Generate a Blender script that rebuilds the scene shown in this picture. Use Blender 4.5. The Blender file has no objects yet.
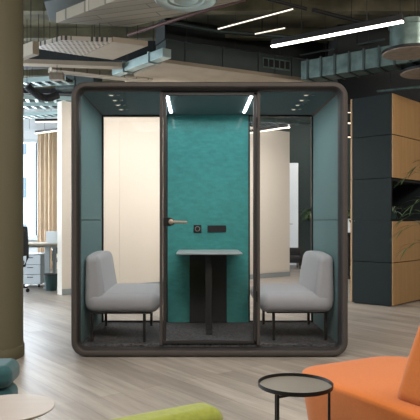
import bpy, bmesh, math, random
from mathutils import Vector, Matrix
random.seed(7)
PI = math.pi
col = bpy.context.scene.collection
CAMH = 1.125

def P(px, py, z):                      # a point seen at (px, py) that stands at height z
    Y = 600*(z-CAMH)/(221-py)
    return Vector(((px-197)*Y/600, Y, z))

# ------------------------------------------------------------------ materials
def srgb(h):
    h = h.lstrip('#'); c = [int(h[i:i+2], 16)/255 for i in (0, 2, 4)]
    return tuple(x/12.92 if x <= .04045 else ((x+.055)/1.055)**2.4 for x in c)+(1,)
def mat(name, hexc, rough=.6, metal=0, noise=None, bump=None, coat=0, coat_rough=.05, spec=None, second=None, sheen=0):
    m = bpy.data.materials.new(name); m.use_nodes = True
    nt = m.node_tree; N = nt.nodes; L = nt.links; b = N['Principled BSDF']
    c = srgb(hexc)
    b.inputs['Base Color'].default_value = c
    b.inputs['Roughness'].default_value = rough; b.inputs['Metallic'].default_value = metal
    b.inputs['Coat Weight'].default_value = coat; b.inputs['Coat Roughness'].default_value = coat_rough
    b.inputs['Sheen Weight'].default_value = sheen
    if spec is not None: b.inputs['Specular IOR Level'].default_value = spec
    tc = N.new('ShaderNodeTexCoord')
    if noise:
        scale, amt = noise[0], noise[1]; st = noise[2] if len(noise) > 2 else (1, 1, 1)
        mp = N.new('ShaderNodeMapping'); mp.inputs['Scale'].default_value = st
        nz = N.new('ShaderNodeTexNoise'); nz.inputs['Scale'].default_value = scale; nz.inputs['Detail'].default_value = 6
        r = N.new('ShaderNodeMapRange'); r.inputs[1].default_value = .3; r.inputs[2].default_value = .7
        mx = N.new('ShaderNodeMix'); mx.data_type = 'RGBA'
        d = srgb(second) if second else tuple(x*(1-amt) for x in c[:3])+(1,)
        e = c if second else tuple(min(1, x*(1+amt)) for x in c[:3])+(1,)
        mx.inputs[6].default_value = d; mx.inputs[7].default_value = e
        L.new(tc.outputs['Object'], mp.inputs[0]); L.new(mp.outputs[0], nz.inputs['Vector'])
        L.new(nz.outputs[0], r.inputs[0]); L.new(r.outputs[0], mx.inputs[0]); L.new(mx.outputs[2], b.inputs['Base Color'])
    if bump:
        nz = N.new('ShaderNodeTexNoise'); nz.inputs['Scale'].default_value = bump[0]; nz.inputs['Detail'].default_value = 4
        bp = N.new('ShaderNodeBump'); bp.inputs['Strength'].default_value = bump[1]; bp.inputs['Distance'].default_value = bump[2] if len(bump) > 2 else .01
        L.new(tc.outputs['Object'], nz.inputs['Vector']); L.new(nz.outputs[0], bp.inputs['Height']); L.new(bp.outputs[0], b.inputs['Normal'])
    return m
def emis(name, hexc, s):
    m = bpy.data.materials.new(name); m.use_nodes = True; b = m.node_tree.nodes['Principled BSDF']
    b.inputs['Base Color'].default_value = srgb(hexc); b.inputs['Emission Color'].default_value = srgb(hexc)
    b.inputs['Emission Strength'].default_value = s
    return m
def glass(name, tint='#ffffff', k=1.0):
    m = bpy.data.materials.new(name); m.use_nodes = True; nt = m.node_tree; N = nt.nodes; L = nt.links
    N.remove(N['Principled BSDF']); out = N['Material Output']
    t = N.new('ShaderNodeBsdfTransparent'); t.inputs[0].default_value = srgb(tint)
    g = N.new('ShaderNodeBsdfGlossy'); g.inputs['Roughness'].default_value = .02
    f = N.new('ShaderNodeFresnel'); f.inputs[0].default_value = 1.2
    mx = N.new('ShaderNodeMixShader')
    L.new(f.outputs[0], mx.inputs[0]); L.new(t.outputs[0], mx.inputs[1]); L.new(g.outputs[0], mx.inputs[2]); L.new(mx.outputs[0], out.inputs[0])
    return m
def floor_mat():
    m = bpy.data.materials.new('laminate_floor'); m.use_nodes = True; nt = m.node_tree; N = nt.nodes; L = nt.links; b = N['Principled BSDF']
    tc = N.new('ShaderNodeTexCoord'); mp = N.new('ShaderNodeMapping')
    mp.inputs['Rotation'].default_value = (0, 0, -math.atan2(1, -.753))
    br = N.new('ShaderNodeTexBrick'); br.inputs['Scale'].default_value = 1
    br.inputs['Brick Width'].default_value = 1.5; br.inputs['Row Height'].default_value = .16
    br.inputs['Mortar Size'].default_value = .0015; br.inputs['Mortar Smooth'].default_value = .3; br.offset = .37
    br.inputs['Color1'].default_value = srgb('#9c948a'); br.inputs['Color2'].default_value = srgb('#847c73'); br.inputs['Mortar'].default_value = srgb('#6d665e')
    mp2 = N.new('ShaderNodeMapping'); mp2.inputs['Scale'].default_value = (.7, 9, 1)
    nz = N.new('ShaderNodeTexNoise'); nz.inputs['Scale'].default_value = 2.2; nz.inputs['Detail'].default_value = 8; nz.inputs['Roughness'].default_value = .65
    r = N.new('ShaderNodeMapRange'); r.inputs[1].default_value = .3; r.inputs[2].default_value = .7; r.inputs[3].default_value = .7; r.inputs[4].default_value = 1.2
    mx = N.new('ShaderNodeMix'); mx.data_type = 'RGBA'; mx.blend_type = 'MULTIPLY'; mx.inputs[0].default_value = 1
    L.new(tc.outputs['Object'], mp.inputs[0]); L.new(mp.outputs[0], br.inputs[0]); L.new(mp.outputs[0], mp2.inputs[0]); L.new(mp2.outputs[0], nz.inputs['Vector'])
    L.new(nz.outputs[0], r.inputs[0]); L.new(br.outputs[0], mx.inputs[6]); L.new(r.outputs[0], mx.inputs[7]); L.new(mx.outputs[2], b.inputs['Base Color'])
    b.inputs['Roughness'].default_value = .4; b.inputs['Specular IOR Level'].default_value = .32
    return m
def planks():
    m = mat('planked_raft', '#8d8473', .8, bump=(20, .1)); nt = m.node_tree; N = nt.nodes; L = nt.links; b = N['Principled BSDF']
    tc = N.new('ShaderNodeTexCoord'); mp = N.new('ShaderNodeMapping'); mp.inputs['Rotation'].default_value = (0, 0, .35)
    br = N.new('ShaderNodeTexBrick'); br.inputs['Scale'].default_value = 1; br.inputs['Brick Width'].default_value = 1.3; br.inputs['Row Height'].default_value = .13
    br.inputs['Mortar Size'].default_value = .006; br.inputs['Color1'].default_value = srgb('#958b7a'); br.inputs['Color2'].default_value = srgb('#857c6c'); br.inputs['Mortar'].default_value = srgb('#5c554a')
    L.new(tc.outputs['Object'], mp.inputs[0]); L.new(mp.outputs[0], br.inputs[0]); L.new(br.outputs[0], b.inputs['Base Color'])
    return m
def perforated():
    m = mat('perforated_metal', '#a39a8d', .5); nt = m.node_tree; N = nt.nodes; L = nt.links; b = N['Principled BSDF']
    tc = N.new('ShaderNodeTexCoord'); v = N.new('ShaderNodeTexVoronoi'); v.voronoi_dimensions = '2D'; v.inputs['Scale'].default_value = 18; v.inputs['Randomness'].default_value = 0
    r = N.new('ShaderNodeMath'); r.operation = 'LESS_THAN'; r.inputs[1].default_value = .3
    mx = N.new('ShaderNodeMix'); mx.data_type = 'RGBA'; mx.inputs[6].default_value = srgb('#a79d90'); mx.inputs[7].default_value = srgb('#2a2825')
    L.new(tc.outputs['Object'], v.inputs['Vector']); L.new(v.outputs['Distance'], r.inputs[0]); L.new(r.outputs[0], mx.inputs[0]); L.new(mx.outputs[2], b.inputs['Base Color'])
    return m

M = {
 'floor': floor_mat(),
 'slab': mat('concrete_slab', '#59543f', .9, noise=(2.2, .55), bump=(12, .3, .01)),
 'void_dark': mat('unlit_void', '#131717', .8, noise=(2, .3)),  # near-black colour standing in for the unlit ceiling voids
 'raft': planks(),
 'raft2': mat('pale_raft', '#a39684', .85, noise=(4, .08)),
 'perf': perforated(),
 'duct_dark': mat('dark_green_duct', '#2c3837', .5, .2, noise=(3, .15)),
 'galv': mat('galvanised_steel', '#5a6b66', .38, .55, noise=(9, .35)),
 'galv_pale': mat('pale_galvanised', '#95a9a7', .45, .3, noise=(5, .15)),
 'pipe_red': mat('oxide_pipe', '#4a2d28', .55, .2, noise=(4, .1)),
 'black': mat('black_metal', '#141414', .45, .3, noise=(8, .1)),
 'black_matt': mat('black_matt', '#0e0f10', .8, noise=(8, .1)),
 'beige_wall': mat('beige_panel', '#cbc3b6', .7, noise=(1.2, .03)),
 'white_wall': mat('white_paint', '#d4d8da', .7, noise=(1.2, .03)),
 'green_wall': mat('dark_green_paint', '#12231f', .7, noise=(2, .1)),
 'grey_wall': mat('grey_paint', '#8b8783', .8, noise=(1, .04)),
 'column': mat('column_plaster', '#59543f', .75, noise=(2.5, .08, (1, 1, .2))),
 'pod_frame': mat('umber_pod_frame', '#433d39', .65, 0, noise=(30, .03), spec=.3),
 'pod_dark': mat('dark_rebate', '#211e1d', .5, noise=(20, .05)),
 'felt': mat('teal_grey_felt', '#597678', .85, noise=(60, .06), bump=(250, .15, .002)),
 'felt_ceiling': mat('slate_felt', '#4f666a', .85, noise=(60, .06)),
 'teal': mat('teal_felt', '#2d7a78', .75, noise=(14, .14, (1, 1, 2.2)), bump=(30, .5, .006), coat=.12, coat_rough=.03),
 'carpet': mat('charcoal_carpet', '#3f3e40', .95, noise=(42, .85), bump=(150, .8, .004)),
 'bench': mat('grey_wool', '#8f9094', .9, noise=(120, .06), bump=(200, .1, .002), sheen=.2),
 'nickel': mat('brushed_nickel', '#a89a8a', .35, .8, noise=(40, .05)),
 'white_edge': mat('pale_laminate', '#878e8e', .45, noise=(6, .03)),
 'locker_green': mat('blue_green_laminate', '#161e1f', .75, noise=(2, .06), spec=.25),
 'oak': mat('oak_veneer', '#96764d', .5, noise=(5, .10, (4, 4, .35))),
 'orange': mat('orange_wool', '#a9580b', .85, noise=(90, .06), bump=(160, .12, .002), sheen=.15),
 'petrol': mat('petrol_wool', '#134347', .85, noise=(90, .08), bump=(160, .12, .002), sheen=.2),
 'lime': mat('olive_lime_wool', '#73791f', .85, noise=(60, .12), bump=(160, .12, .002), sheen=.2),
 'pale_top': mat('pale_pink_oak', '#9a928b', .45, noise=(6, .04, (.5, 5, 1))),
 'tray': mat('tray_top', '#827d73', .3, .4, noise=(2, .12)),
 'curtain': mat('sand_curtain', '#d6c3ab', .85, noise=(8, .06)),
 'white': mat('white_plastic', '#cfd6da', .5, noise=(4, .03)),
 'grey': mat('grey_laminate', '#9aa3a6', .5, noise=(4, .03)),
 'mesh': mat('black_mesh', '#17191b', .7, noise=(50, .3)),
 'bin': mat('dark_green_plastic', '#1d3a3a', .5, noise=(4, .05)),
 'leaf': mat('leaf_green', '#3b4f2c', .55, noise=(8, .3)),
 'leaf_pale': mat('leaf_grey_green', '#7d8f78', .5, noise=(8, .25)),
 'brick_red': mat('tan_diffuser', '#807263', .6, noise=(14, .22)),
 'facade': mat('white_render', '#dfe4e8', .8, noise=(.4, .04)),
 'facade_glass': mat('facade_glass', '#8fa6b5', .15, noise=(.5, .08)),
 'glass': glass('clear_glass', '#ffffff'),
 'led': emis('pod_led', '#f2fbff', 20),
 'lamp': emis('lamp_diffuser', '#fff4ea', 7),
 'lens': emis('spot_lens', '#fff3e0', .45),
 'lamp_far': emis('far_lamp_diffuser', '#fff3e0', 1.0),
}

# ------------------------------------------------------------------ mesh helpers
def BM(): return bmesh.new()
def box(bm, x0, x1, y0, y1, z0, z1, R=None):
    m = Matrix.Translation(((x0+x1)/2, (y0+y1)/2, (z0+z1)/2)) @ Matrix.Diagonal((abs(x1-x0), abs(y1-y0), abs(z1-z0), 1))
    if R is not None: m = R @ m
    bmesh.ops.create_cube(bm, size=1, matrix=m); return bm
def frame(p, q):
    p, q = Vector(p), Vector(q); d = (q-p); l = d.length; d.normalize()
    up = Vector((0, 0, 1)) if abs(d.z) < .95 else Vector((0, 1, 0))
    s = d.cross(up).normalized(); u = s.cross(d)
    return Matrix(((d.x, s.x, u.x, (p.x+q.x)/2), (d.y, s.y, u.y, (p.y+q.y)/2), (d.z, s.z, u.z, (p.z+q.z)/2), (0, 0, 0, 1))), l
def bar(bm, p, q, w, h):
    f, l = frame(p, q)
    bmesh.ops.create_cube(bm, size=1, matrix=f @ Matrix.Diagonal((l, w, h, 1))); return bm
def cyl(bm, p, q, r, seg=16, r2=None):
    f, l = frame(p, q)
    bmesh.ops.create_cone(bm, cap_ends=True, segments=seg, radius1=r, radius2=r if r2 is None else r2, depth=l, matrix=f @ Matrix.Rotation(PI/2, 4, 'Y')); return bm
def tube(bm, pts, r, seg=10):
    pts = [Vector(p) for p in pts]
    rings = []
    for i, p in enumerate(pts):
        d = (pts[min(i+1, len(pts)-1)]-pts[max(i-1, 0)]).normalized()
        up = Vector((0, 0, 1)) if abs(d.z) < .9 else Vector((0, 1, 0))
        s = d.cross(up).normalized(); u = s.cross(d)
        rr = r[i] if isinstance(r, (list, tuple)) else r
        rings.append([bm.verts.new(p+(s*math.cos(a)+u*math.sin(a))*rr) for a in [2*PI*k/seg for k in range(seg)]])
    for a, b in zip(rings, rings[1:]):
        for k in range(seg): bm.faces.new((a[k], a[(k+1) % seg], b[(k+1) % seg], b[k]))
    bm.faces.new(rings[0][::-1]); bm.faces.new(rings[-1])
    return bm
def lathe(bm, prof, c=(0, 0, 0), seg=40):
    rings = [[bm.verts.new((c[0]+max(r, 1e-4)*math.cos(2*PI*k/seg), c[1]+max(r, 1e-4)*math.sin(2*PI*k/seg), c[2]+z)) for k in range(seg)] for r, z in prof]
    for a, b in zip(rings, rings[1:]):
        for k in range(seg): bm.faces.new((a[k], a[(k+1) % seg], b[(k+1) % seg], b[k]))
    bm.faces.new(rings[0][::-1]); bm.faces.new(rings[-1]); return bm
def cushion(bm, x0, x1, y0, y1, z0, z1, r, warp=None, rv=None, n=6, puff=0.0):
    """soft rounded block; rv = larger radius for the vertical corners"""
    c = Vector(((x0+x1)/2, (y0+y1)/2, (z0+z1)/2)); h = Vector(((x1-x0)/2, (y1-y0)/2, (z1-z0)/2))
    R = rv or r
    def ticks(hh, rr):
        rr = min(rr, hh*.98); e = [hh-rr+rr*math.tan(PI/4*k/n) for k in range(1, n+1)]
        mid = [(-1+2*k/8)*(hh-rr) for k in range(9)]
        return [-v for v in e[::-1]]+mid+e
    T = [ticks(h.x, R), ticks(h.y, R), ticks(h.z, r)]
    V = {}
    def vert(i, j, k):
        if (i, j, k) in V: return V[i, j, k]
        p = Vector((T[0][i], T[1][j], T[2][k]))
        hx, hy = h.x-R, h.y-R                      # plan: big corner radius
        q = Vector((max(-hx, min(hx, p.x)), max(-hy, min(hy, p.y))))
        d2 = Vector((p.x-q.x, p.y-q.y))
        m = max(abs(d2.x), abs(d2.y)); s = m/R     # 0..1 from the core to the rim
        dn = d2.normalized() if m > 1e-9 else Vector((0, 0))
        rad = s*R                                  # plan distance outwards
        hz = h.z-r; qz = max(-hz, min(hz, p.z)); dz = p.z-qz
        over = max(0, rad-(R-r))
        mm = max(over, abs(dz))
        if mm > 1e-9 and (over > 0):
            l = math.hypot(over, dz); k2 = mm/l
            rad = (R-r)+over*k2; dz = dz*k2
        f = Vector((q.x+dn.x*rad, q.y+dn.y*rad, qz+dz))
        if puff:
            a = max(0, 1-(f.x/h.x)**2)*max(0, 1-(f.y/h.y)**2); f.z += puff*a*(f.z/h.z)
        f = f+c
        if warp: f = Vector(warp(f.x, f.y, f.z))
        V[i, j, k] = bm.verts.new(f); return V[i, j, k]
    A, B, C = len(T[0])-1, len(T[1])-1, len(T[2])-1
    def quad(a, b, c_, d): bm.faces.new([vert(*a), vert(*b), vert(*c_), vert(*d)])
    for i in range(A):
        for j in range(B):
            quad((i, j, C), (i+1, j, C), (i+1, j+1, C), (i, j+1, C)); quad((i, j, 0), (i, j+1, 0), (i+1, j+1, 0), (i+1, j, 0))
    for i in range(A):
        for k in range(C):
            quad((i, 0, k), (i+1, 0, k), (i+1, 0, k+1), (i, 0, k+1)); quad((i, B, k), (i, B, k+1), (i+1, B, k+1), (i+1, B, k))
    for j in range(B):
        for k in range(C):
            quad((0, j, k), (0, j, k+1), (0, j+1, k+1), (0, j+1, k)); quad((A, j, k), (A, j+1, k), (A, j+1, k+1), (A, j, k+1))
    return bm

WORLD = set()
def obj(name, bm, m, parent=None, bevel=0, label=None, seg=3):
    bmesh.ops.recalc_face_normals(bm, faces=bm.faces[:])
    me = bpy.data.meshes.new(name)
    if parent is None:
        vs = [v.co for v in bm.verts]
        o0 = Vector(((min(v.x for v in vs)+max(v.x for v in vs))/2, (min(v.y for v in vs)+max(v.y for v in vs))/2, min(v.z for v in vs)))
        bmesh.ops.translate(bm, verts=bm.verts[:], vec=-o0)
    bm.to_mesh(me); bm.free()
    for p in me.polygons: p.use_smooth = True
    me.set_sharp_from_angle(angle=math.radians(35))
    me.materials.append(m)
    o = bpy.data.objects.new(name, me); col.objects.link(o)
    if parent is None: o.location = o0
    else:
        o.parent = parent
        if parent.name in WORLD and parent.type == 'EMPTY': o.matrix_parent_inverse = Matrix.Translation(-parent.location)
    if bevel:
        b = o.modifiers.new('bevel', 'BEVEL'); b.width = bevel; b.segments = seg; b.limit_method = 'ANGLE'; b.harden_normals = False
    if label: o['label'] = label
    return o
def thing(name, label, cat, loc=(0, 0, 0), rotz=0, group=None, world=False):
    o = bpy.data.objects.new(name, None); col.objects.link(o); o.empty_display_size = .1
    o.location = loc; o.rotation_euler = (0, 0, rotz); o['label'] = label; o['category'] = cat
    if group: o['group'] = group
    if world: WORLD.add(o.name)
    return o
def tag(o, label, cat, group=None, kind=None):
    o['label'] = label; o['category'] = cat
    if group: o['group'] = group
    if kind: o['kind'] = kind
    return o
def struct(name, bm, m, label, cat='structure', bevel=0):
    return tag(obj(name, bm, m, None, bevel), label, cat, kind='structure')
def copy_tree(o, parent=None):
    c = o.copy(); col.objects.link(c)
    if parent: c.parent = parent
    for ch in list(o.children): copy_tree(ch, c)
    return c

# ------------------------------------------------------------------ the setting
struct('floor', box(BM(), -6.6, 5.6, -3.6, 15.2, -.1, 0), M['floor'], 'grey brown laminate plank floor of the open office', 'floor')
struct('ceiling', box(BM(), -6.6, 5.6, -3.6, 15.2, 4.0, 4.15), M['slab'], 'rough olive grey concrete ceiling slab above the ducts', 'ceiling')
struct('wall_right', box(BM(), 5.5, 5.6, -3.6, 15.2, 0, 4), M['grey_wall'], 'plain grey wall on the right beyond the lockers', 'wall')
struct('wall_front', box(BM(), -6.6, 5.5, -3.6, -3.5, 0, 4), M['grey_wall'], 'plain grey wall behind the viewer', 'wall')
struct('wall_back', box(BM(), -1.5, 5.5, 15.1, 15.2, 0, 4), M['green_wall'], 'dark green far wall with the white door', 'wall')
bm = BM(); box(bm, -6.6, -6.5, -3.5, 14, 0, .6); box(bm, -6.6, -6.5, -3.5, 14, 3.2, 4)
for y in (-3.5, .6, 4.7, 8.8, 13.3): box(bm, -6.6, -6.5, y, y+.7, .6, 3.2)
struct('wall_left', bm, M['white_wall'], 'white left wall with a row of openings for windows', 'wall')
bm = BM()      # wall with the far window
box(bm, -6.6, -1.5, 14, 14.15, 0, .72); box(bm, -6.6, -1.5, 14, 14.15, 3.02, 4); box(bm, -3.66, -1.5, 14, 14.15, .72, 3.02); box(bm, -6.6, -6.2, 14, 14.15, .72, 3.02)
box(bm, -1.6, -1.5, 14.15, 15.2, 0, 4)
struct('wall_window', bm, M['white_wall'], 'white far wall left, holding the tall window beside the curtain', 'wall')
# windows
w = thing('window_1', 'tall far window with pale frame, white building outside', 'window', (-4.96, 14.0, .72), world=True); w['kind'] = 'structure'
bm = BM(); 
for x in (-6.2, -4.6, -3.73): box(bm, x, x+.07, 13.98, 14.08, .72, 3.02)
box(bm, -6.2, -3.66, 13.98, 14.08, .72, .79); box(bm, -6.2, -3.66, 13.98, 14.08, 2.95, 3.02)
obj('window_frame', bm, M['white'], w, .006)
bm = BM(); box(bm, -3.765, -3.74, 13.99, 14.05, .79, 2.95); obj('gasket', bm, M['black'], w)
obj('pane', box(BM(), -6.13, -3.74, 14.03, 14.04, .79, 2.95), M['glass'], w)
obj('window_sill', box(BM(), -6.25, -3.65, 13.86, 14.02, .68, .72), M['white'], w, .006)
for i, y in enumerate((-2.8, 1.3, 5.4, 9.5)):
    w = thing('window_%d' % (i+2), 'side window opening number %d in the left wall' % (i+1), 'window', (-6.55, y+1.7, .6), world=True); w['kind'] = 'structure'
    bm = BM(); h = 3.4 if i < 3 else 3.8
    for yy in (y, y+h/2, y+h-.06): box(bm, -6.58, -6.52, yy, yy+.06, .6, 3.2)
    box(bm, -6.58, -6.52, y, y+h, .6, .66); box(bm, -6.58, -6.52, y, y+h, 3.14, 3.2)
    obj('window_frame', bm, M['white'], w)
    obj('pane', box(BM(), -6.555, -6.547, y+.03, y+h-.03, .63, 3.17), M['glass'], w)
# beige core wall
A = Vector((-2.05, 9.1, 0)); B = Vector((1.90, 12.3, 0)); d = (B-A).normalized(); nrm = Vector((-d.y, d.x, 0)); ang = math.atan2(d.y, d.x); ln = (B-A).length
R = Matrix.Translation(A) @ Matrix.Rotation(ang, 4, 'Z')
bm = BM(); box(bm, 0, ln, 0.004, .15, 0, 2.95, R)
x = 0
for k in range(5):
    x1 = ln*(k+1)/5; box(bm, x+.002, x1-.002, 0, .01, .10, 2.95, R); x = x1
struct('wall_middle', bm, M['beige_wall'], 'beige panelled wall standing behind the pod', 'wall')
struct('baseboard_middle', box(BM(), 0, ln, -.012, -.001, 0, .09, R), M['white_edge'], 'pale skirting along the foot of the beige wall', 'baseboard')
dR = thing('door_1', 'tall white door in the dark green far wall', 'door', (2.1, 15.1, 0), world=True); dR['kind'] = 'structure'
obj('leaf', box(BM(), 1.66, 2.54, 15.05, 15.098, 0.01, 2.58), M['white_wall'], dR, .004)
obj('door_handle', bar(bar(BM(), (2.38, 15.05, 1.05), (2.38, 14.99, 1.05), .02, .02), (2.38, 14.99, 1.05), (2.25, 14.99, 1.05), .02, .02), M['nickel'], dR)

# outside
ob = thing('office_building', 'white rendered building with bands of windows seen through far window', 'building', (-14, 40, 0), world=True)
obj('facade', box(BM(), -34, -6, 40, 50, -2, 7.8), M['facade'], ob, .05)
for z in (-.6, 2.5, 5.4):
    for x in range(6): obj('window_band', box(BM(), -33+x*4.5, -29.4+x*4.5, 39.9, 40.02, z+.2, z+1.5), M['facade_glass'], ob)
tag(obj('street_ground', box(BM(), -60, 30, 16, 80, -2.2, -2), M['facade']), 'pale ground outside below the far window', 'ground', kind='structure')

# column
cx, cy = -1.80, 4.98
ct = thing('round_column', 'thick round olive grey column at the left edge of the view', 'column', (cx, cy, 0))
obj('shaft', lathe(BM(), [(.345, .10), (.345, 3.99)], seg=72), M['column'], ct)
obj('base_ring', lathe(BM(), [(.352, 0), (.356, .008), (.356, .085), (.352, .098), (.345, .1)], seg=72), M['column'], ct)
ct['kind'] = 'structure'; ct.name = 'column'

# ------------------------------------------------------------------ the pod
X0, X1, Z0, Z1, YF, YB = -1.045, 1.252, 0.0, 2.280, 5.0, 6.2
def rr_loop(ins, y, r=.125, n=8):
    pts = []
    for cx_, cz_, a0 in ((X1-r, Z1-r, 0), (X0+r, Z1-r, 90), (X0+r, Z0+r, 180), (X1-r, Z0+r, 270)):
        for k in range(n+1):
            a = math.radians(a0+90*k/n); pts.append(Vector((cx_+(r-ins)*math.cos(a), y, cz_+(r-ins)*math.sin(a))))
    return pts
def loft(bm, prof, close=False):
    rings = [[bm.verts.new(p) for p in rr_loop(i, y)] for i, y in prof]
    n = len(rings[0]); prs = list(zip(rings, rings[1:]))
    if close: prs.append((rings[-1], rings[0]))
    for a, b in prs:
        for k in range(n): bm.faces.new((a[k], a[(k+1) % n], b[(k+1) % n], b[k]))
    return bm
pod = thing('office_pod', 'glazed meeting pod with dark rounded frame and teal lining in the middle', 'office pod', (.1, 5.6, 0), world=True)
obj('shell', loft(BM(), [(.004, YB), (0, YB-.02), (0, 4.99), (.004, 4.965), (.014, 4.95), (.030, 4.945), (.044, 4.948), (.052, 4.96), (.052, 5.03), (.058, YB-.02), (.054, YB)], True), M['pod_frame'], pod)
obj('rebate', loft(BM(), [(.053, 4.975), (.062, 4.99), (.070, 5.02), (.070, 5.045), (.053, 5.045)], True), M['pod_dark'], pod, label='darker inner rim of the rounded frame')
IX0, IX1, IZ0, IZ1 = X0+.072, X1-.066, .09, Z1-.072
YI = 6.15
for s, xa, xb in (('l', X0+.06, IX0), ('r', IX1, X1-.06)):
    obj('side_panel', box(BM(), xa, xb, 5.04, YI, 1.136, IZ1), M['felt'], pod, .003, 'upper teal grey felt side panel')
    obj('side_panel', box(BM(), xa, xb, 5.04, YI, IZ0, 1.130), M['felt'], pod, .003, 'lower teal grey felt side panel')
obj('ceiling_panel', box(BM(), X0+.062, X1-.062, 5.04, YI, IZ1, Z1-.06), M['felt_ceiling'], pod, label='slate coloured felt ceiling panel')
obj('carpet', box(BM(), X0+.062, X1-.062, 5.04, YI, .06, IZ0), M['carpet'], pod, label='charcoal carpet floor')
PX0, PX1 = -.300, .525
obj('back_panel', box(BM(), PX0, PX1, YI-.03, YI, IZ0, IZ1), M['teal'], pod, .003, 'bright teal felt back panel')
# rear glazing with thin black frames
for a, b in ((IX0, PX0), (PX1, IX1)):
    bm = BM(); t = .016
    box(bm, a, a+t, YI-.02, YI+.02, IZ0, IZ1); box(bm, b-t, b, YI-.02, YI+.02, IZ0, IZ1); box(bm, a, b, YI-.02, YI+.02, IZ1-t, IZ1); box(bm, a, b, YI-.02, YI+.02, IZ0, IZ0+t)
    obj('rear_frame', bm, M['black'], pod); obj('rear_pane', box(BM(), a+t, b-t, YI-.003, YI+.003, IZ0+t, IZ1-t), M['glass'], pod)
# front: posts, fixed panes, door
ML, MR = (-.313, -.288), (.503, .528)
for a, b in (ML, MR): obj('post', box(BM(), a, b, 5.02, 5.075, IZ0-.005, IZ1+.005), M['pod_frame'], pod, .005)
for a, b in ((IX0, ML[0]), (MR[1], IX1)): obj('front_pane', box(BM(), a, b, 5.045, 5.052, IZ0, IZ1), M['glass'], pod)
a, b = ML[1]+.004, MR[0]-.004
dz0, dz1 = IZ0+.006, IZ1-.004
bm = BM(); t = .026
box(bm, a, a+t, 5.03, 5.065, dz0, dz1); box(bm, b-t, b, 5.025, 5.065, dz0, dz1); box(bm, a, b, 5.025, 5.065, dz1-t, dz1); box(bm, a, b, 5.025, 5.065, dz0, dz0+t)
door = obj('door', bm, M['pod_dark'], pod, .003, 'slim black framed glass door')
obj('door_pane', box(BM(), a+t, b-t, 5.041, 5.049, dz0+t, dz1-t), M['glass'], door)
hz = 1.118; hx = -.216
bm = BM(); cyl(bm, (hx, 5.040, hz), (hx, 5.008, hz), .030, 28); box(bm, a, hx, 5.012, 5.030, hz-.036, hz+.036)
obj('lock_plate', bm, M['black'], door, .004)
bm = BM(); cyl(bm, (hx, 5.012, hz), (hx, 4.962, hz), .016, 20); cyl(bm, (hx, 5.008, hz), (hx, 4.998, hz), .022, 24)
bar(bm, (hx-.004, 4.964, hz), (hx+.135, 4.964, hz-.004), .014, .020)
obj('door_handle', bm, M['nickel'], door, .004, 'brushed lever handle')
for zz in (.45, 1.9):
    obj('hinge', cyl(BM(), (b+.002, 5.018, zz), (b+.002, 5.018, zz+.09), .008, 12), M['black'], door)
# leds and spots
for x in (-.258, .470):
    obj('light_strip', box(BM(), x-.011, x+.011, 5.20, 5.98, IZ1-.006, IZ1+.002), M['led'], pod, .002, 'lit white strip in the ceiling')
for sx, xs in ((-1, -.735), (1, .935)):
    for k in range(4):
        y = 5.14+k*.22
        o = obj('ceiling_spot', cyl(BM(), (xs, y, IZ1-.007), (xs, y, IZ1+.003), .026, 20), M['white_edge'], pod)
        obj('lens', cyl(BM(), (xs, y, IZ1-.009), (xs, y, IZ1-.006), .016, 16), M['lens'], o)
        o = obj('ceiling_nozzle', cyl(BM(), (xs+.06, y, IZ1-.007), (xs+.06, y, IZ1+.003), .014, 20), M['white_edge'], pod)
# socket and control panel on the back panel
sk = obj('socket', box(BM(), -.035, .045, YI-.043, YI-.028, 1.005, 1.085), M['black_matt'], pod, .004)
obj('socket_well', cyl(BM(), (.005, YI-.046, 1.045), (.005, YI-.040, 1.045), .026, 28), M['grey_wall'], sk)
obj('socket_insert', cyl(BM(), (.005, YI-.048, 1.045), (.005, YI-.042, 1.045), .021, 28), M['black_matt'], sk)
obj('control_panel', box(BM(), .107, .297, YI-.043, YI-.028, 1.012, 1.080), M['black_matt'], pod, .003)

# table in the pod
tb = thing('wall_table', 'narrow pod table with pale top on a black leg at the teal panel', 'table', (.125, 5.8, IZ0), world=True)
obj('tabletop', cushion(BM(), -.19, .418, 5.42, YI-.03, .818, .834, .007, rv=.05), M['white_edge'], tb)
obj('panel', box(BM(), -.075, .30, 6.06, 6.095, .098, .818), M['black_matt'], tb, .003, 'black panel below the tabletop')
obj('leg', box(BM(), .080, .140, 5.60, 5.64, .10, .818), M['black_matt'], tb, .004)
obj('foot', box(BM(), .080, .140, 5.46, 5.72, .0905, .104), M['black_matt'], tb, .004)

# benches
def bench(label, mx, src=None):
    xc = .1
    t = thing('bench_seat', label, 'seat', (-.64 if not mx else 2*xc+.655, 5.57, IZ0), PI if mx else 0, 'grey benches inside the pod')
    # local: x runs from the pod side wall (-.32) to the middle (+.32), y along the depth (+-.45)
    def warp(x, y, z):
        f = (z-.26)/.5
        return (x + (.04*f if x < -.27 else 0) if False else x, y, z)
    obj('seat', cushion(BM(), -.325, .325, -.465, .455, .25, .415, .078, rv=.09, puff=.008), M['bench'], t)
    def w2(x, y, z):
        f = max(0, (z-.30)/.46)
        lean = -.325+(x+.325)*(1-.36*f)
        return (lean, y*(1-.09*f), z-(.02*(y/.45)**2)*f)
    obj('backrest', cushion(BM(), -.325, -.135, -.455, .45, .30, .755, .06, warp=w2), M['bench'], t)
    bm = BM()
    for y in (-.42, .38): bar(bm, (-.27, y, .248), (.25, y, .248), .022, .018)
    for x in (-.26, .24): bar(bm, (x, -.42, .248), (x, .38, .248), .022, .018)
    obj('seat_frame', bm, M['black'], t)
    for x in (-.26, .19):
        for y in (-.435, .36): obj('leg', box(BM(), x-.012, x+.012, y-.012, y+.012, .0005, .246), M['black'], t)
    return t
bench('light grey upholstered bench seat on the left inside the pod', False)
bench('light grey upholstered bench seat on the right inside the pod', True)

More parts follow.
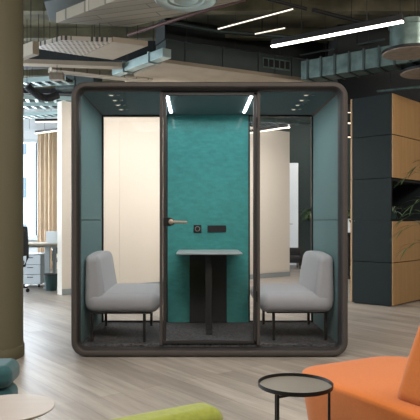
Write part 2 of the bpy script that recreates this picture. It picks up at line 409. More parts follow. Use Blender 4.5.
# ------------------------------------------------------------------ foreground seating and tables
# orange sofa
so = thing('orange_sofa', 'orange upholstered sofa with a leaning backrest at lower right', 'sofa', (.50, 2.81, 0), math.atan2(.47, .88))
# local x = away to the right, local -y = towards the viewer
def ws(x, y, z):
    f = max(0, (.36-z)/.36); return (x+.04*f if x < .3 else x-.04*f, y-(.05*f if y > -.5 else -.05*f), z)
obj('seat', cushion(BM(), 0, .76, -1.5, .15, .08, .405, .026, warp=ws, rv=.2, n=8, puff=.006), M['orange'], so)
def wb(x, y, z):
    f = max(0, (z-.38)/.42); return (x+.06*f, y-.085*f-.03*f*f, z)
obj('backrest', cushion(BM(), .075, .32, -1.45, -.455, .385, .755, .055, warp=wb), M['orange'], so)
for x, y in ((.15, 0), (.65, 0), (.15, -1.35), (.65, -1.35)): obj('leg', cyl(BM(), (x, y, 0.0005), (x, y, .085), .018, 16), M['black'], so)

# black tray table
TX, TY = .405, 2.47
tt = thing('tray_table', 'small round black tray table on thin legs before the orange sofa', 'side table', (TX, TY, 0))
obj('tray', lathe(BM(), [(.02, .444), (.151, .444), (.153, .446), (.153, .461), (.151, .461), (.150, .448), (.02, .447)], seg=72), M['black'], tt)
obj('tray_surface', lathe(BM(), [(.02, .4472), (.147, .4472), (.147, .4486), (.02, .4486)], seg=72), M['tray'], tt, label='brushed grey tray surface')
for x, y in ((-.087, -.112), (.143, .020), (-.062, .134)):
    obj('leg', box(BM(), x-.005, x+.005, y-.005, y+.005, .0005, .445), M['black'], tt)
bm = BM(); 
for a, b in (((-.087, -.112), (.143, .020)), ((.143, .020), (-.062, .134)), ((-.062, .134), (-.087, -.112))): bar(bm, (a[0], a[1], .432), (b[0], b[1], .432), .008, .008)
obj('leg_frame', bm, M['black'], tt)

# pale table
pt = thing('round_table', 'small round table with pale pinkish wood top at lower left corner', 'side table', (-.685, 2.18, 0))
obj('tabletop', lathe(BM(), [(.01, .436), (.150, .436), (.163, .444), (.164, .4485), (.162, .450), (.01, .450)], seg=72), M['pale_top'], pt)
for k in range(3):
    a = math.radians(-45+120*k); obj('leg', cyl(BM(), (.150*math.cos(a), .150*math.sin(a), .0005), (.140*math.cos(a), .140*math.sin(a), .437), .007, 14, .010), M['black'], pt)
obj('hub', cyl(BM(), (0, 0, .420), (0, 0, .437), .10, 24), M['black'], pt)

# petrol sofa end
ps = thing('teal_sofa', 'petrol teal padded sofa end showing two stacked cushions at left edge', 'sofa', (-1.5, 3.05, 0), math.radians(3))
obj('upper_cushion', cushion(BM(), -.6, .573, -.12, .12, .290, .402, .045, rv=.055, n=6), M['petrol'], ps)
obj('lower_cushion', cushion(BM(), -.6, .570, -.11, .11, .08, .290, .05, rv=.07), M['petrol'], ps)
for x in (-.5, .5):
    obj('leg', cyl(BM(), (x, 0, .0005), (x, 0, .09), .018, 14), M['black'], ps)

# lime armchair
la = thing('lime_armchair', 'olive lime green armchair, its rounded back top at the bottom centre', 'armchair', (-.10, 1.80, 0), math.atan2(.53, .85))
obj('backrest', cushion(BM(), -.42, .19, -.075, .06, .10, .552, .045, rv=.05), M['lime'], la)
obj('seat', cushion(BM(), -.40, .20, -.60, -.06, .14, .38, .05, rv=.07), M['lime'], la)
for x, y in ((-.34, -.02), (.15, -.02), (-.34, -.52), (.15, -.52)): obj('leg', cyl(BM(), (x, y, .0005), (x, y, .15), .014, 14), M['black'], la)

# ------------------------------------------------------------------ lockers
LZ = [0.012, .575, 1.125, 1.69, 2.26, 2.80]; words = ['lowest', 'second from the floor, below the niche', 'middle one with the open black niche', 'second from the top, above the niche', 'topmost under the dark ceiling']
for i in range(5):
    z0, z1 = LZ[i]+.003, LZ[i+1]-.003; h = z1-z0
    u = thing('locker_unit', ('dark green and oak locker unit, %s' % words[i]) if i != 2 else 'dark green locker unit with an open black niche', 'locker', (2.54, 7.85, z0 if i else 0), math.atan2(.73, .68), 'stacked locker units')
    off = 0 if i else z0
    if i == 2:
        bm = BM(); box(bm, 0, 1.1, 0, .02, off, off+.02); box(bm, 0, 1.1, 0, .56, off, off+.02); box(bm, 0, 1.1, 0, .56, off+h-.02, off+h)
        box(bm, 0, .02, 0, .56, off+.02, off+h-.02); box(bm, 1.08, 1.1, 0, .56, off+.02, off+h-.02)
        obj('carcass', bm, M['locker_green'], u)
        bm = BM(); box(bm, .021, .035, .002, .54, off+.021, off+h-.021); box(bm, .035, 1.079, .50, .55, off+.021, off+h-.021); box(bm, .035, 1.079, .002, .5, off+.021, off+.03); box(bm, .035, 1.079, .002, .5, off+h-.03, off+h-.021)
        obj('niche_lining', bm, M['black_matt'], u, label='black lining of the open niche')
    else:
        obj('carcass', box(BM(), 0, 1.1, 0, .56, off, off+h), M['locker_green'], u, .003)
        obj('door', box(BM(), .012, 1.1, -.02, -.001, off+.002, off+h-.002), M['oak'], u, .002, 'oak veneer door')
        if i == 3: obj('lock', cyl(BM(), (.52, -.020, off+.06), (.52, -.032, off+.06), .012, 16), M['nickel'], u)
    obj('edge_strip', box(BM(), -.004, .02, .562, .584, off, off+h), M['oak'], u, label='oak edge strip at the rear')
    if i == 0: obj('plinth', box(BM(), .02, 1.08, .03, .54, .0005, .0125), M['black_matt'], u)

# leaf builder
def leaf(bm, p, dirv, length, width, droop=.3, n=5):
    d = Vector(dirv).normalized(); s = d.cross(Vector((0, 0, 1)))
    if s.length < .1: s = Vector((1, 0, 0))
    s.normalize(); L_, R_ = [], []
    for k in range(n+1):
        t = k/n; c = Vector(p)+d*length*t+Vector((0, 0, -droop*length*t*t)); wd = width*math.sin(PI*min(.97, .08+.9*t))*(1 if t < 1 else .1)
        L_.append(bm.verts.new(c-s*wd/2+Vector((0, 0, .15*wd)))); R_.append((bm.verts.new(c), bm.verts.new(c+s*wd/2+Vector((0, 0, .15*wd)))))
    for k in range(n):
        bm.faces.new((L_[k], R_[k][0], R_[k+1][0], L_[k+1])); bm.faces.new((R_[k][0], R_[k][1], R_[k+1][1], R_[k+1][0]))

# tall palm at right edge, standing just outside the view
pl = thing('potted_palm', 'palm with narrow arching leaves reaching in at the right edge by lockers', 'plant', (2.72, 6.45, 0))
obj('pot', lathe(BM(), [(.10, .0005), (.15, .30), (.155, .31), (.14, .31), (.13, .27), (.02, .27)]), M['white'], pl)
bs, bf = BM(), BM()
fr = [(-.45, .02, 1.62), (-.42, -.08, 1.32), (-.48, .04, 1.05), (-.44, .10, 1.18), (.3, -.2, 1.6), (.2, .3, 1.5), (-.05, -.35, 1.7), (-.30, .15, 1.75), (.35, .1, 1.1), (-.46, -.02, .86)]
for x, y, z in fr:
    pts = []
    for k in range(9):
        t = k/8; pts.append(Vector((x*t**1.6, y*t**1.6, .27+(z+.10-.27)*math.sin(PI/2*min(1, t*1.12))-.12*t**4)))
    tube(bs, pts, [.006*(1-.75*k/8) for k in range(9)], 6)
    for k in range(4, 9):
        p = pts[k]; tdir = (pts[k]-pts[k-1]).normalized()
        sd = tdir.cross(Vector((0, 0, 1))); sd = sd.normalized() if sd.length > .05 else Vector((0, 1, 0))
        for sg in (-1, 1):
            leaf(bf, p, tdir*.8+sd*sg*.7+Vector((0, 0, .1)), .16+.05*random.random(), .016, .35)
    leaf(bf, pts[-1], tdir, .2, .018, .3)
obj('stems', bs, M['leaf'], pl); obj('foliage', bf, M['leaf'], pl)
# sprig vase in the niche
u0 = Vector((2.54, 7.85, 0)); du = Vector((.68, .73, 0)).normalized(); dv = Vector((-.73, .68, 0)).normalized()
vp = u0+du*.20+dv*.16
vs = thing('vase_plant', 'small white vase with pale leafy sprigs inside the black niche', 'plant', (vp.x, vp.y, 1.1575))
obj('vase', lathe(BM(), [(.025, 0), (.045, .04), (.042, .08), (.018, .12), (.022, .13)]), M['white'], vs)
bf = BM()
for k in range(16):
    a = random.random()*2*PI; e = .5+random.random()*1.3
    leaf(bf, (0, 0, .13), (math.cos(a), math.sin(a), e), .10+.12*random.random(), .014, .5)
obj('foliage', bf, M['leaf_pale'], vs)
vp = u0+du*.48+dv*.2
vs = thing('trailing_plant', 'pale trailing leafy plant in dark pot deeper in the black niche', 'plant', (vp.x, vp.y, 1.1575))
obj('pot', lathe(BM(), [(.04, 0), (.06, .10), (.063, .10), (.05, .09)]), M['bin'], vs)
bf = BM()
for k in range(26):
    a = random.random()*2*PI; e = .2+random.random()*1.6
    leaf(bf, (0, 0, .09), (math.cos(a), math.sin(a), e), .14+.16*random.random(), .018, .6)
obj('foliage', bf, M['leaf_pale'], vs)

# tall plant in the gap behind pod and lockers
gp = thing('indoor_shrub', 'leafy plant in a white pot on a stand between pod and lockers', 'plant', (2.98, 11.8, 0))
obj('stand', lathe(BM(), [(.16, .0005), (.16, .03), (.03, .05), (.03, .86), (.14, .88), (.14, .90)], seg=24), M['black'], gp)
obj('pot', lathe(BM(), [(.09, .90), (.13, 1.16), (.135, 1.17), (.12, 1.17), (.11, 1.12)]), M['white'], gp)
bf = BM()
for k in range(70):
    a = random.random()*2*PI; e = -.5+random.random()*2.2; rr = random.random()*.1
    leaf(bf, (rr*math.cos(a), rr*math.sin(a), 1.15+.15*random.random()), (math.cos(a), math.sin(a), e), .12+.2*random.random(), .05, .5)
obj('foliage', bf, M['leaf'], gp)
# wall plant by the white door
wp = thing('wall_planter', 'small dark wall planter with pale green leaves right of the white door', 'plant', (2.80, 15.09, 1.22))
obj('holder', lathe(BM(), [(.05, -.08), (.09, .05), (.095, .06), (.08, .05)], (0, -.10, 0)), M['black'], wp)
bf = BM()
for k in range(60):
    a = PI+random.random()*PI; e = -.6+random.random()*2
    leaf(bf, (0, -.10, .05+.12*random.random()), (math.cos(a), .7*math.sin(a), e), .10+.16*random.random(), .05, .6)
obj('foliage', bf, M['leaf'], wp)
# black tub chair in the distance
tc_ = thing('lounge_chair', 'low black lounge chair in the distance before the white door', 'chair', (2.22, 14.3, 0))
obj('seat', cushion(BM(), -.26, .26, -.26, .26, .14, .30, .05, rv=.09), M['black_matt'], tc_)
obj('backrest', cushion(BM(), -.27, .27, .18, .30, .15, .48, .05, rv=.055), M['black_matt'], tc_)
for x in (-.2, .2):
    for y in (-.2, .2): obj('leg', cyl(BM(), (x, y, .0005), (x, y, .15), .015, 10), M['black'], tc_)

# ------------------------------------------------------------------ office corner at the left
# curtain
bm = BM(); n = 150; xs0, xs1 = -3.66, -2.2
top, bot = [], []
for k in range(n+1):
    t = k/n; x = xs0+(xs1-xs0)*t; y = 13.80+.045*math.sin(t*PI*30)+.012*math.sin(t*PI*71)
    top.append((x, y)); 
def sheet(bm, pts, z0, z1, th):
    a = [bm.verts.new((x, y, z0)) for x, y in pts]; b = [bm.verts.new((x, y, z1)) for x, y in pts]
    c = [bm.verts.new((x, y+th, z0)) for x, y in pts]; e = [bm.verts.new((x, y+th, z1)) for x, y in pts]
    for k in range(len(pts)-1):
        bm.faces.new((a[k], a[k+1], b[k+1], b[k])); bm.faces.new((c[k+1], c[k], e[k], e[k+1])); bm.faces.new((b[k], b[k+1], e[k+1], e[k])); bm.faces.new((a[k+1], a[k], c[k], c[k+1]))
    bm.faces.new((a[0], b[0], e[0], c[0])); bm.faces.new((a[-1], c[-1], e[-1], b[-1]))
sheet(bm, top, .03, 3.20, .006)
cu = thing('curtain', 'floor length sand coloured curtain hanging beside the far window', 'curtain', (-2.93, 13.82, .03), world=True)
obj('drape', bm, M['curtain'], cu)
obj('rail', bar(BM(), (-4.0, 13.82, 3.215), (-2.1, 13.82, 3.215), .04, .03), M['white'], cu)
obj('rail_bracket', box(BM(), -3.9, -3.86, 13.80, 13.84, 3.23, 3.995), M['white'], cu)
# desk
dk = thing('office_desk', 'light topped office desk with grey legs near the curtain', 'desk', (-3.1, 10.35, 0), world=True)
obj('tabletop', box(BM(), -4.3, -2.20, 9.95, 10.75, .72, .75), M['raft2'], dk, .004)
bm = BM(); box(bm, -4.2, -2.3, 10.3, 10.36, .67, .72); obj('crossbar', bm, M['grey'], dk)
for x in (-4.15, -2.52):
    o = obj('leg', box(BM(), x-.04, x+.04, 10.08, 10.14, .03, .72), M['grey'], dk, .004)
    obj('foot', box(BM(), x-.04, x+.04, 9.98, 10.70, .0005, .03), M['grey'], o, .004)
    obj('leg', box(BM(), x-.03, x+.03, 10.58, 10.64, .03, .72), M['grey'], dk, .004)
dp = thing('drawer_pedestal', 'white and grey drawer pedestal standing under the desk', 'drawers', (-2.80, 10.4, 0), world=True)
obj('body', box(BM(), -3.0, -2.64, 10.16, 10.70, .05, .56), M['grey'], dp, .004)
for k in range(3): 
    o = obj('drawer', box(BM(), -2.99, -2.65, 10.14, 10.158, .06+.165*k, .215+.165*k), M['white'], dp, .003)
    obj('drawer_handle', box(BM(), -2.87, -2.77, 10.128, 10.139, .17+.165*k, .18+.165*k), M['black'], o)
for x in (-2.95, -2.69):
    for y in (10.22, 10.64): obj('castor', cyl(BM(), (x-.012, y, .026), (x+.012, y, .026), .025, 14), M['black'], dp)
lp = thing('laptop', 'open white laptop seen from behind on the right end of the desk', 'laptop', (-2.38, 10.25, .7505), world=True)
obj('keyboard_base', box(BM(), -2.54, -2.24, 10.15, 10.36, .7505, .766), M['white'], lp, .003)
o = obj('lid', box(BM(), -2.54, -2.24, 10.100, 10.112, .766, .955, Matrix.Translation((0, 10.106, .76)) @ Matrix.Rotation(.25, 4, 'X') @ Matrix.Translation((0, -10.0, -.76)) if False else None), M['white'], lp, .003)
bn = thing('waste_bin', 'dark green tapered waste bin by the desk end', 'bin', (-2.36, 9.72, 0))
obj('bucket', lathe(BM(), [(.085, .0005), (.115, .26), (.12, .265), (.11, .265), (.082, .01)], seg=28), M['bin'], bn)
obj('rim', lathe(BM(), [(.121, .255), (.124, .255), (.124, .272), (.121, .272)], seg=28), M['black'], bn)
def office_chair(loc, rot, label):
    t = thing('office_chair', label, 'office chair', loc, rot, 'swivel chairs around the office desk')
    def wbk(x, y, z): return (x, y+.05*math.cos((z-.8)*3)-.10*(x/.25)**2, z)
    obj('seat', cushion(BM(), -.24, .24, -.24, .24, .43, .50, .03, rv=.09), M['mesh'], t)
    b = obj('backrest', cushion(BM(), -.23, .23, .22, .26, .58, 1.04, .018, warp=wbk, rv=.0199), M['mesh'], t)
    obj('back_support', tube(BM(), [(0, .1, .41), (0, .26, .42), (0, .30, .55), (0, .30, .75)], .02, 10), M['black'], t)
    obj('gas_column', cyl(BM(), (0, 0, .10), (0, 0, .43), .025, 16), M['black'], t)
    for s in (-1, 1):
        obj('armrest', tube(BM(), [(s*.2, .02, .42), (s*.29, .02, .45), (s*.29, .02, .66), (s*.29, -.12, .67), (s*.29, .12, .67)], .015, 8), M['black'], t)
    for k in range(5):
        a = 2*PI*k/5+.35; ca, sa = math.cos(a), math.sin(a)
        l = obj('base_leg', bar(BM(), (0, 0, .11), (.30*ca, .30*sa, .075), .035, .028), M['black'], t, .005)
        obj('castor', cyl(BM(), (.30*ca-.02*sa, .30*sa+.02*ca, .0305), (.30*ca+.02*sa, .30*sa-.02*ca, .0305), .03, 14), M['black'], l)
    return t
office_chair((-2.97, 9.42, 0), PI*.5+.2+PI, 'black mesh swivel chair in front of the desk beside the column')
c2 = office_chair((-2.42, 11.15, 0), .35, 'black swivel chair standing behind the desk before the curtain')
c2.scale = (.88, .88, .88)

# ------------------------------------------------------------------ ceiling services
SL = 3.998
def hangers(t, pts, r=.004):
    for p in pts: obj('hanger_rod', cyl(BM(), (p[0], p[1], p[2]), (p[0], p[1], SL), r, 8), M['black'], t)
def duct(name, label, cat, p, q, w, h, m, joints=0, hang=2, group=None, jm=None):
    p, q = Vector(p), Vector(q); mid = (p+q)/2
    t = thing(name, label, cat, (mid.x, mid.y, min(p.z, q.z)-h/2), world=True, group=group)
    obj('duct_body' if 'duct' in name else 'body', bar(BM(), p, q, w, h), m, t, .004)
    d = q-p
    for k in range(joints):
        c = p+d*((k+.5)/joints); e = d.normalized()*.012
        obj('flange', bar(BM(), c-e, c+e, w+.035, h+.03), jm or m, t)
    hg = []
    for k in range(hang):
        c = p+d*((k+.5)/hang); hg.append((c.x, c.y, c.z+h/2-.002))
    hangers(t, hg); return t
def raft(name, label, pts, z, th, m, hang=True, cat='ceiling raft'):
    c = sum((Vector((p[0], p[1], 0)) for p in pts), Vector())/len(pts)
    t = thing(name, label, cat, (c.x, c.y, z), world=True)
    bm = BM(); lo = [bm.verts.new((p[0], p[1], z)) for p in pts]; hi = [bm.verts.new((p[0], p[1], z+th)) for p in pts]; n = len(pts)
    bm.faces.new(lo[::-1]); bm.faces.new(hi)
    for k in range(n): bm.faces.new((lo[k], lo[(k+1) % n], hi[(k+1) % n], hi[k]))
    obj('panel', bm, m, t, .004)
    if hang: hangers(t, [(c.x+(p[0]-c.x)*.7, c.y+(p[1]-c.y)*.7, z+th-.002) for p in pts[:4:2]])
    return t
def lamp(label, p, q, w=.05, h=.05, m='lamp', hang=2, group=None):
    p, q = Vector(p), Vector(q); mid = (p+q)/2
    t = thing('linear_lamp', label, 'ceiling light', (mid.x, mid.y, p.z), world=True, group=group)
    up = Vector((0, 0, h/2+.007))
    obj('housing', bar(BM(), p+up, q+up, w, h), M['black'], t, .003)
    obj('diffuser', bar(BM(), p, q, w*.9, .014), M[m], t)
    hg = []
    for k in range(hang):
        c = p+(q-p)*((k+.5)/hang); hg.append((c.x, c.y, c.z+h))
    hangers(t, hg, .003); return t
def xy(px, py, z): v = P(px, py, z); return (v.x, v.y)

# big planked raft, top centre left
z = 3.35
pr = [xy(56, 23, z), xy(131, 27, z), xy(238, 1, z)]
d1 = Vector(pr[0])-Vector(xy(116, 0, z)); 
near_l = Vector(pr[0])-d1*2.2; near_r = Vector(pr[2])-d1*1.0
r_ = raft('ceiling_raft', 'large pale planked ceiling raft at the top left of the view', [pr[0], pr[1], pr[2], tuple(near_r), tuple(near_l)], z, .12, M['raft'])
c_ = P(186, -1, z)
obj('round_diffuser', lathe(BM(), [(.02, 0), (.10, -.006), (.12, -.016), (.17, -.004), (.19, -.016), (.26, -.006), (.30, -.018), (.32, -.002), (.32, .002)], (c_.x, c_.y, z-.002), 48), M['galv_pale'], r_, label='round pale air diffuser')
# dark void box left of the raft
b_ = raft('bulkhead', 'dark green painted bulkhead above the left end of raft', [xy(50, 22, 3.62), xy(44, 2, 3.62), xy(100, -10, 3.62), xy(112, 4, 3.62)], 3.62, .3, M['duct_dark'], False, 'bulkhead'); b_.name = 'trim_20'; b_['kind'] = 'structure'
# lower raft : perforated and plain panel
z = 3.12
raft('ceiling_raft', 'perforated metal ceiling panel at upper left', [xy(32, 48, z), xy(82, 56, z), xy(112, 42, z), xy(62, 40, z)], z, .05, M['perf'])
raft('ceiling_raft', 'plain beige ceiling panel right of the perforated one', [xy(83, 56, z), xy(113, 60, z), xy(148, 46, z), xy(113, 42, z)], z, .06, M['raft2'])
# beige wide raft behind the dark duct
z = 3.2
raft('ceiling_raft', 'wide beige ceiling raft low above the pod behind dark duct', [xy(128, 79, z), xy(163, 62.5, z), xy(303, 81, z), xy(330, 94, z), xy(120, 94, z)], z, .05, M['raft2'])
# beige bulkhead beams
duct('bulkhead_beam', 'upper beige bulkhead beam at left below perforated panel', 'beam', P(10, 62, 3.2), P(122, 66, 3.2), .16, .06, M['raft2'])
duct('bulkhead_beam', 'lower beige bulkhead beam running left to right', 'beam', P(50, 69, 3.2), P(150, 80, 3.2), .22, .06, M['raft'])
duct('bulkhead_beam', 'short grey beam hanging at the far left beside column', 'beam', P(16, 55, 3.0), P(36, 48, 3.0), .08, .14, M['raft'])
# ducts
duct('air_duct', 'pale teal rectangular duct slanting above the pod left part', 'air duct', P(116, 72, 3.2), P(167, 53, 3.2), .13, .11, M['galv_pale'], 2, group='ceiling air ducts')
p, q = P(160, 60.5, 3.3)+Vector((0, .175, .145)), P(303, 79, 3.3)+Vector((0, .175, .145))
t = duct('air_duct', 'long dark green rectangular duct with vent grille above the pod', 'air duct', p, q, .35, .29, M['duct_dark'], 4, 3, group='ceiling air ducts')
# grille on near face
d = (q-p).normalized(); s = Vector((d.y, -d.x, 0)); 
g0 = p+(q-p)*.655+s*.176; g1 = p+(q-p)*.86+s*.176
gr = obj('vent_grille', bar(BM(), g0+Vector((0, 0, .02)), g1+Vector((0, 0, .02)), .012, .155), M['galv'], t)
for k in range(5):
    a = g0+(g1-g0)*((k+.12)/5)+s*.006+Vector((0, 0, .02)); b = g0+(g1-g0)*((k+.88)/5)+s*.006+Vector((0, 0, .02)); obj('grille_slot', bar(BM(), a, b, .008, .11), M['black_matt'], gr)
duct('air_duct', 'silvery galvanised rectangular duct with many joints at upper right', 'air duct', P(306, 72.5, 3.2), P(440, 50, 3.2), .30, .25, M['galv'], 9, 3, group='ceiling air ducts', jm=M['duct_dark'])
duct('air_duct', 'teal duct piece left above the pod corner', 'air duct', P(60, 84, 3.35), P(98, 80, 3.35), .25, .22, M['duct_dark'], 1, group='ceiling air ducts')
# pipes and bars
def pipe(label, pts, r, m, hang=True):
    pts = [Vector(p) for p in pts]; mid = sum(pts, Vector())/len(pts)
    t = thing('ceiling_pipe', label, 'pipe', tuple(mid), world=True, group='pipes under the ceiling')
    obj('pipe_run', tube(BM(), pts, r, 12), m, t)
    if hang: hangers(t, [(pts[0]*.7+pts[-1]*.3)[:], (pts[0]*.3+pts[-1]*.7)[:]], .004)
pipe('dark red sprinkler pipe rising from centre left to the top', [P(128, 35, 3.6), P(190, 15, 3.6), P(246, -1, 3.6)], .022, M['pipe_red'])
pipe('black pipe at the top right above the long lamp', [P(252, -5, 3.6), P(306, 9, 3.6)], .022, M['black'])
pipe('long black pipe crossing over the lit lamp at upper right', [P(313, 10, 3.6), P(372, 25, 3.6), P(430, 37, 3.6)], .025, M['black'])
pipe('thin grey pipe under the slab left of the lamp', [P(165, 22, 3.8), P(215, 31, 3.8), P(300, 38, 3.8)], .03, M['duct_dark'])
pipe('silver conduit tube in front of the lockers top', [P(377, 91.5, 2.95), P(424, 86.5, 2.95)], .020, M['galv'])
pipe('thin dark pipe above the silver duct', [P(300, 55, 3.7), P(345, 47, 3.7), P(385, 39, 3.7)], .015, M['duct_dark'])
# slab ribs, and dark blocks added for the unlit voids (structure)
for k, (a, b) in enumerate(((P(160, 42, 3.7), P(330, 66, 3.7)), (P(320, 68, 3.68), P(440, 56, 3.68)), (P(-60, 70, 3.7), P(160, 62, 3.7)))):
    bm = BM(); bar(bm, a+Vector((0, 0, .15)), b+Vector((0, 0, .15)), .35, .3); struct('trim_%d' % (k+1), bm, M['void_dark'], ['dark stand-in for the unlit void above the long duct', 'dark stand-in for the unlit gap behind the silver duct', 'dark beam above the left trays'][k], 'beam')
bm = BM(); box(bm, 2.05, 5.5, 8.75, 9.4, 2.83, 3.99); struct('trim_4', bm, M['void_dark'], 'dark stand-in for the unlit void over the lockers', 'beam')  # added block, the darkness over the lockers put into its colour
for k in range(7):
    y = 6.6+1.15*k
    struct('trim_%d' % (k+5), box(BM(), -6.4, 5.4, y, y+.14, 3.84, 3.995), M['slab'], 'concrete rib number %d across the ceiling slab' % (k+1), 'beam')
# cable trays left
zt = [(60, 8, 88, 78), (102, 8, 100, 100), (110, 8, 92, 108), (117, 10, 78, 118)]
names = ['pale upper cable tray at left under beige beams', 'second pale cable tray crossing left of the pod', 'third pale cable tray, lower left', 'lowest pale cable tray above the curtain']
for k, (a, x0, x1, b) in enumerate(((84, 4, 70, 80), (98, 4, 96, 101), (106, 4, 90, 105), (117, 4, 72, 113))):
    zz = 3.15
    p, q = P(x0, a, zz), P(x1, b, zz); mid = (p+q)/2
    t = thing('cable_tray', names[k], 'cable tray', (mid.x, mid.y, zz-.03), world=True, group='cable trays left of the pod')
    dd = (q-p).normalized(); s = Vector((dd.y, -dd.x, 0))*.14
    bm = BM()
    for sg in (-1, 1): bar(bm, p+s*sg, q+s*sg, .008, .07)
    obj('side_rail', bm, M['galv_pale'], t)
    bm = BM(); L_ = (q-p).length; n = int(L_/.14)
    for i in range(n): c = p+(q-p)*((i+.5)/n); bar(bm, c-s-Vector((0, 0, .025)), c+s-Vector((0, 0, .025)), .05, .012)
    obj('rungs', bm, M['galv_pale'], t)
    bm = BM()
    for i in range(3):
        off = s*(-.5+.5*i); tube(bm, [p+off+(q-p)*(j/8)+Vector((0, 0, .0+.012*random.random())) for j in range(9)], .018, 6)
    obj('cables', bm, M['black'], t)
    hangers(t, [(p*.7+q*.3)[:], (p*.3+q*.7)[:]])
duct('cable_trunking', 'black cable trunking at left between the pale trays', 'trunking', P(4, 91, 3.6), P(90, 92, 3.6), .12, .10, M['black_matt'])
duct('cable_trunking', 'black cable trunking at left just above the curtain lamps', 'trunking', P(4, 126, 3.45), P(80, 124, 3.45), .14, .08, M['black_matt'])
fx = thing('flexible_duct', 'black sagging flexible duct at left of the pod top', 'flexible duct', tuple(P(42, 90, 3.0)), world=True)
bm = BM(); pts = [P(27, 86, 3.05)*(1-t)+P(58, 95, 2.98)*t+Vector((0, 0, -.10*math.sin(PI*t))) for t in [k/40 for k in range(41)]]
tube(bm, pts, [.05+.006*(k % 2) for k in range(41)], 14); obj('hose', bm, M['black_matt'], fx)
hangers(fx, [tuple(pts[0]), tuple(pts[-1])])
bx = thing('junction_box', 'small beige junction box under the left beams', 'box', tuple(P(57, 79, 3.0)), world=True)
pp = P(57, 78, 3.0); obj('case', box(BM(), pp.x-.09, pp.x+.09, pp.y-.06, pp.y+.06, pp.z-.03, pp.z+.06), M['brick_red'], bx, .004); hangers(bx, [(pp.x, pp.y, pp.z+.058)])
# lamps
lamp('long lit linear lamp slanting across the upper right', P(272, 46.5, 3.0), P(403, 21.5, 3.0), .055, .06)
lamp('slim lit ceiling line running up right of the top centre', P(218, 29, 3.75), P(293, 9, 3.75), .012, .02, 'lamp_far', group='far ceiling lamps')
lamp('short slim lit line below the longer one', P(255, 34, 3.75), P(285, 28, 3.75), .012, .02, 'lamp_far', group='far ceiling lamps')
lamp('lit lamp near the top of beige wall behind the pod', P(250, 133, 2.75), P(289, 127.4, 2.75), .06, .05, 'lamp_far', group='far ceiling lamps')
lamp('lit lamp line just above the curtain', P(36, 133.5, 2.95), P(72, 129, 2.95), .06, .05, 'lamp_far', group='far ceiling lamps')
lamp('wide lit lamp above the curtain, higher of two', P(36, 122, 3.2), P(75, 121.5, 3.2), .12, .05, 'lamp_far', group='far ceiling lamps')
for k, (y, s) in enumerate(((112, 'topmost'), (123, 'middle'), (137, 'lowest'))):
    lamp('distant lit lamp in the gap right of the pod, %s of three' % s, P(343, y, 3.05-.12*k), P(352, y+.3, 3.05-.12*k), .10, .04, 'lamp_far', group='far ceiling lamps')
duct('cable_trunking', 'grey cable trunking seen at the top of the pod right bay', 'trunking', P(240, 119, 3.2), P(330, 125, 3.2), .10, .06, M['galv'], 4)
# round diffusers right
for k, (px, py, zz, r, lb) in enumerate(((409, 54.5, 3.0, .29, 'round tan diffuser disc under a silver drum at upper right'), (427, 74, 2.98, .32, 'second round tan disc lower at the right edge'))):
    c = P(px, py, zz)
    t = thing('ceiling_diffuser', lb, 'diffuser', tuple(c), world=True)
    obj('disc', lathe(BM(), [(.02, .0), (r*.7, -.0), (r*.97, .006), (r, .02), (r*.98, .035), (.02, .04)], tuple(c), 56), M['brick_red'], t)
    obj('rim', lathe(BM(), [(r*1.0, .015), (r*1.02, .02), (r*1.02, .045), (r*1.0, .045)], tuple(c), 56), M['black'], t)
    rr = r*.72 if k == 0 else r*.3
    obj('drum', lathe(BM(), [(rr, .04), (rr, .30), (rr+.012, .30), (rr+.012, .32), (rr, .32), (rr, .36)], (c.x+(.0 if k == 0 else 0), c.y, c.z), 40), M['galv'], t)
    hangers(t, [(c.x-.1, c.y, c.z+.35), (c.x+.1, c.y, c.z+.35)])

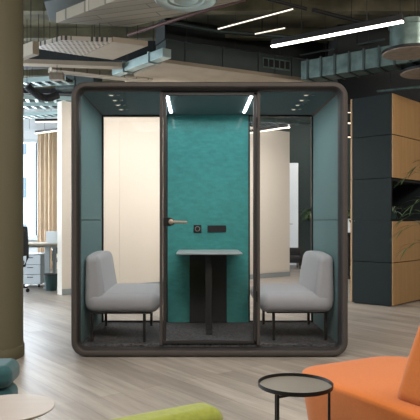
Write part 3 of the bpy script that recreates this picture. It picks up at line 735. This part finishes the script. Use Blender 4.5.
# ------------------------------------------------------------------ light
def area(name, loc, rot, sx, sy, power, colr):
    l = bpy.data.lights.new(name, 'AREA'); l.shape = 'RECTANGLE'; l.size = sx; l.size_y = sy; l.energy = power; l.color = colr
    o = bpy.data.objects.new(name, l); col.objects.link(o); o.location = loc; o.rotation_euler = rot
    return o
area('daylight_side_window', (-6.8, 8.2, 1.9), (0, -PI/2, 0), 2.6, 10.5, 900, (.80, .90, 1.0))
area('daylight_far_window', (-4.9, 14.35, 1.9), (-PI/2, 0, 0), 2.3, 2.2, 300, (.80, .90, 1.0))
area('office_fill', (.9, 1.9, 3.85), (math.radians(12), 0, 0), 6, 2.2, 330, (1.0, .93, .85))  # added fill without a fixture, raises the overall brightness
area('rear_fill', (.3, 8.5, 2.95), (math.radians(28), 0, math.radians(20)), 2.6, .3, 88, (1.0, .96, .92))  # no lamps hang here; added to brighten the beige wall
area('core_fill', (1.7, 10.2, 2.9), (math.radians(25), 0, math.radians(30)), .9, .2, 40, (1.0, .95, .9))  # added light, lifts the beige wall behind the right bay
area('pod_fill', (.1, 5.6, 2.17), (0, 0, 0), 1.6, .7, 11, (.95, 1.0, 1.0))  # extra light besides the strips, added to brighten the pod lining
area('corner_fill', (-3.6, 11.5, 3.1), (0, 0, 0), 2, 1.5, 60, (.95, .97, 1.0))  # added area light with no fixture, fills the desk corner
area('locker_fill', (4.2, 5.2, 3.6), (math.radians(35), 0, 0), 1.5, .5, 70, (1.0, .9, .8))  # unseen light added from front right for the oak doors
area('far_fill', (3.0, 13.5, 3.6), (math.radians(20), 0, 0), 2, 1, 45, (1.0, .95, .9))  # fixtureless light added for the far green wall and door
s = bpy.data.lights.new('sun', 'SUN'); s.energy = 2.5; s.angle = .02; so_ = bpy.data.objects.new('sun', s); col.objects.link(so_); so_.rotation_euler = (math.radians(55), 0, math.radians(-25))
wd = bpy.data.worlds.new('world'); bpy.context.scene.world = wd; wd.use_nodes = True
bg = wd.node_tree.nodes['Background']; bg.inputs[0].default_value = (.72, .86, 1, 1); bg.inputs[1].default_value = 1.5

# ------------------------------------------------------------------ camera
cam = bpy.data.cameras.new('camera'); co = bpy.data.objects.new('camera', cam); col.objects.link(co)
co.location = (0, 0, CAMH); co.rotation_euler = (PI/2, 0, 0)
cam.sensor_width = 36; cam.lens = 600/420*36; cam.shift_x = 13/420; cam.shift_y = 11/420; cam.clip_end = 200
sc = bpy.context.scene; sc.camera = co
sc.view_settings.view_transform = 'Standard'; sc.view_settings.look = 'None'; sc.view_settings.gamma = 1; sc.view_settings.use_curve_mapping = False
sc.view_settings.exposure = 0.22
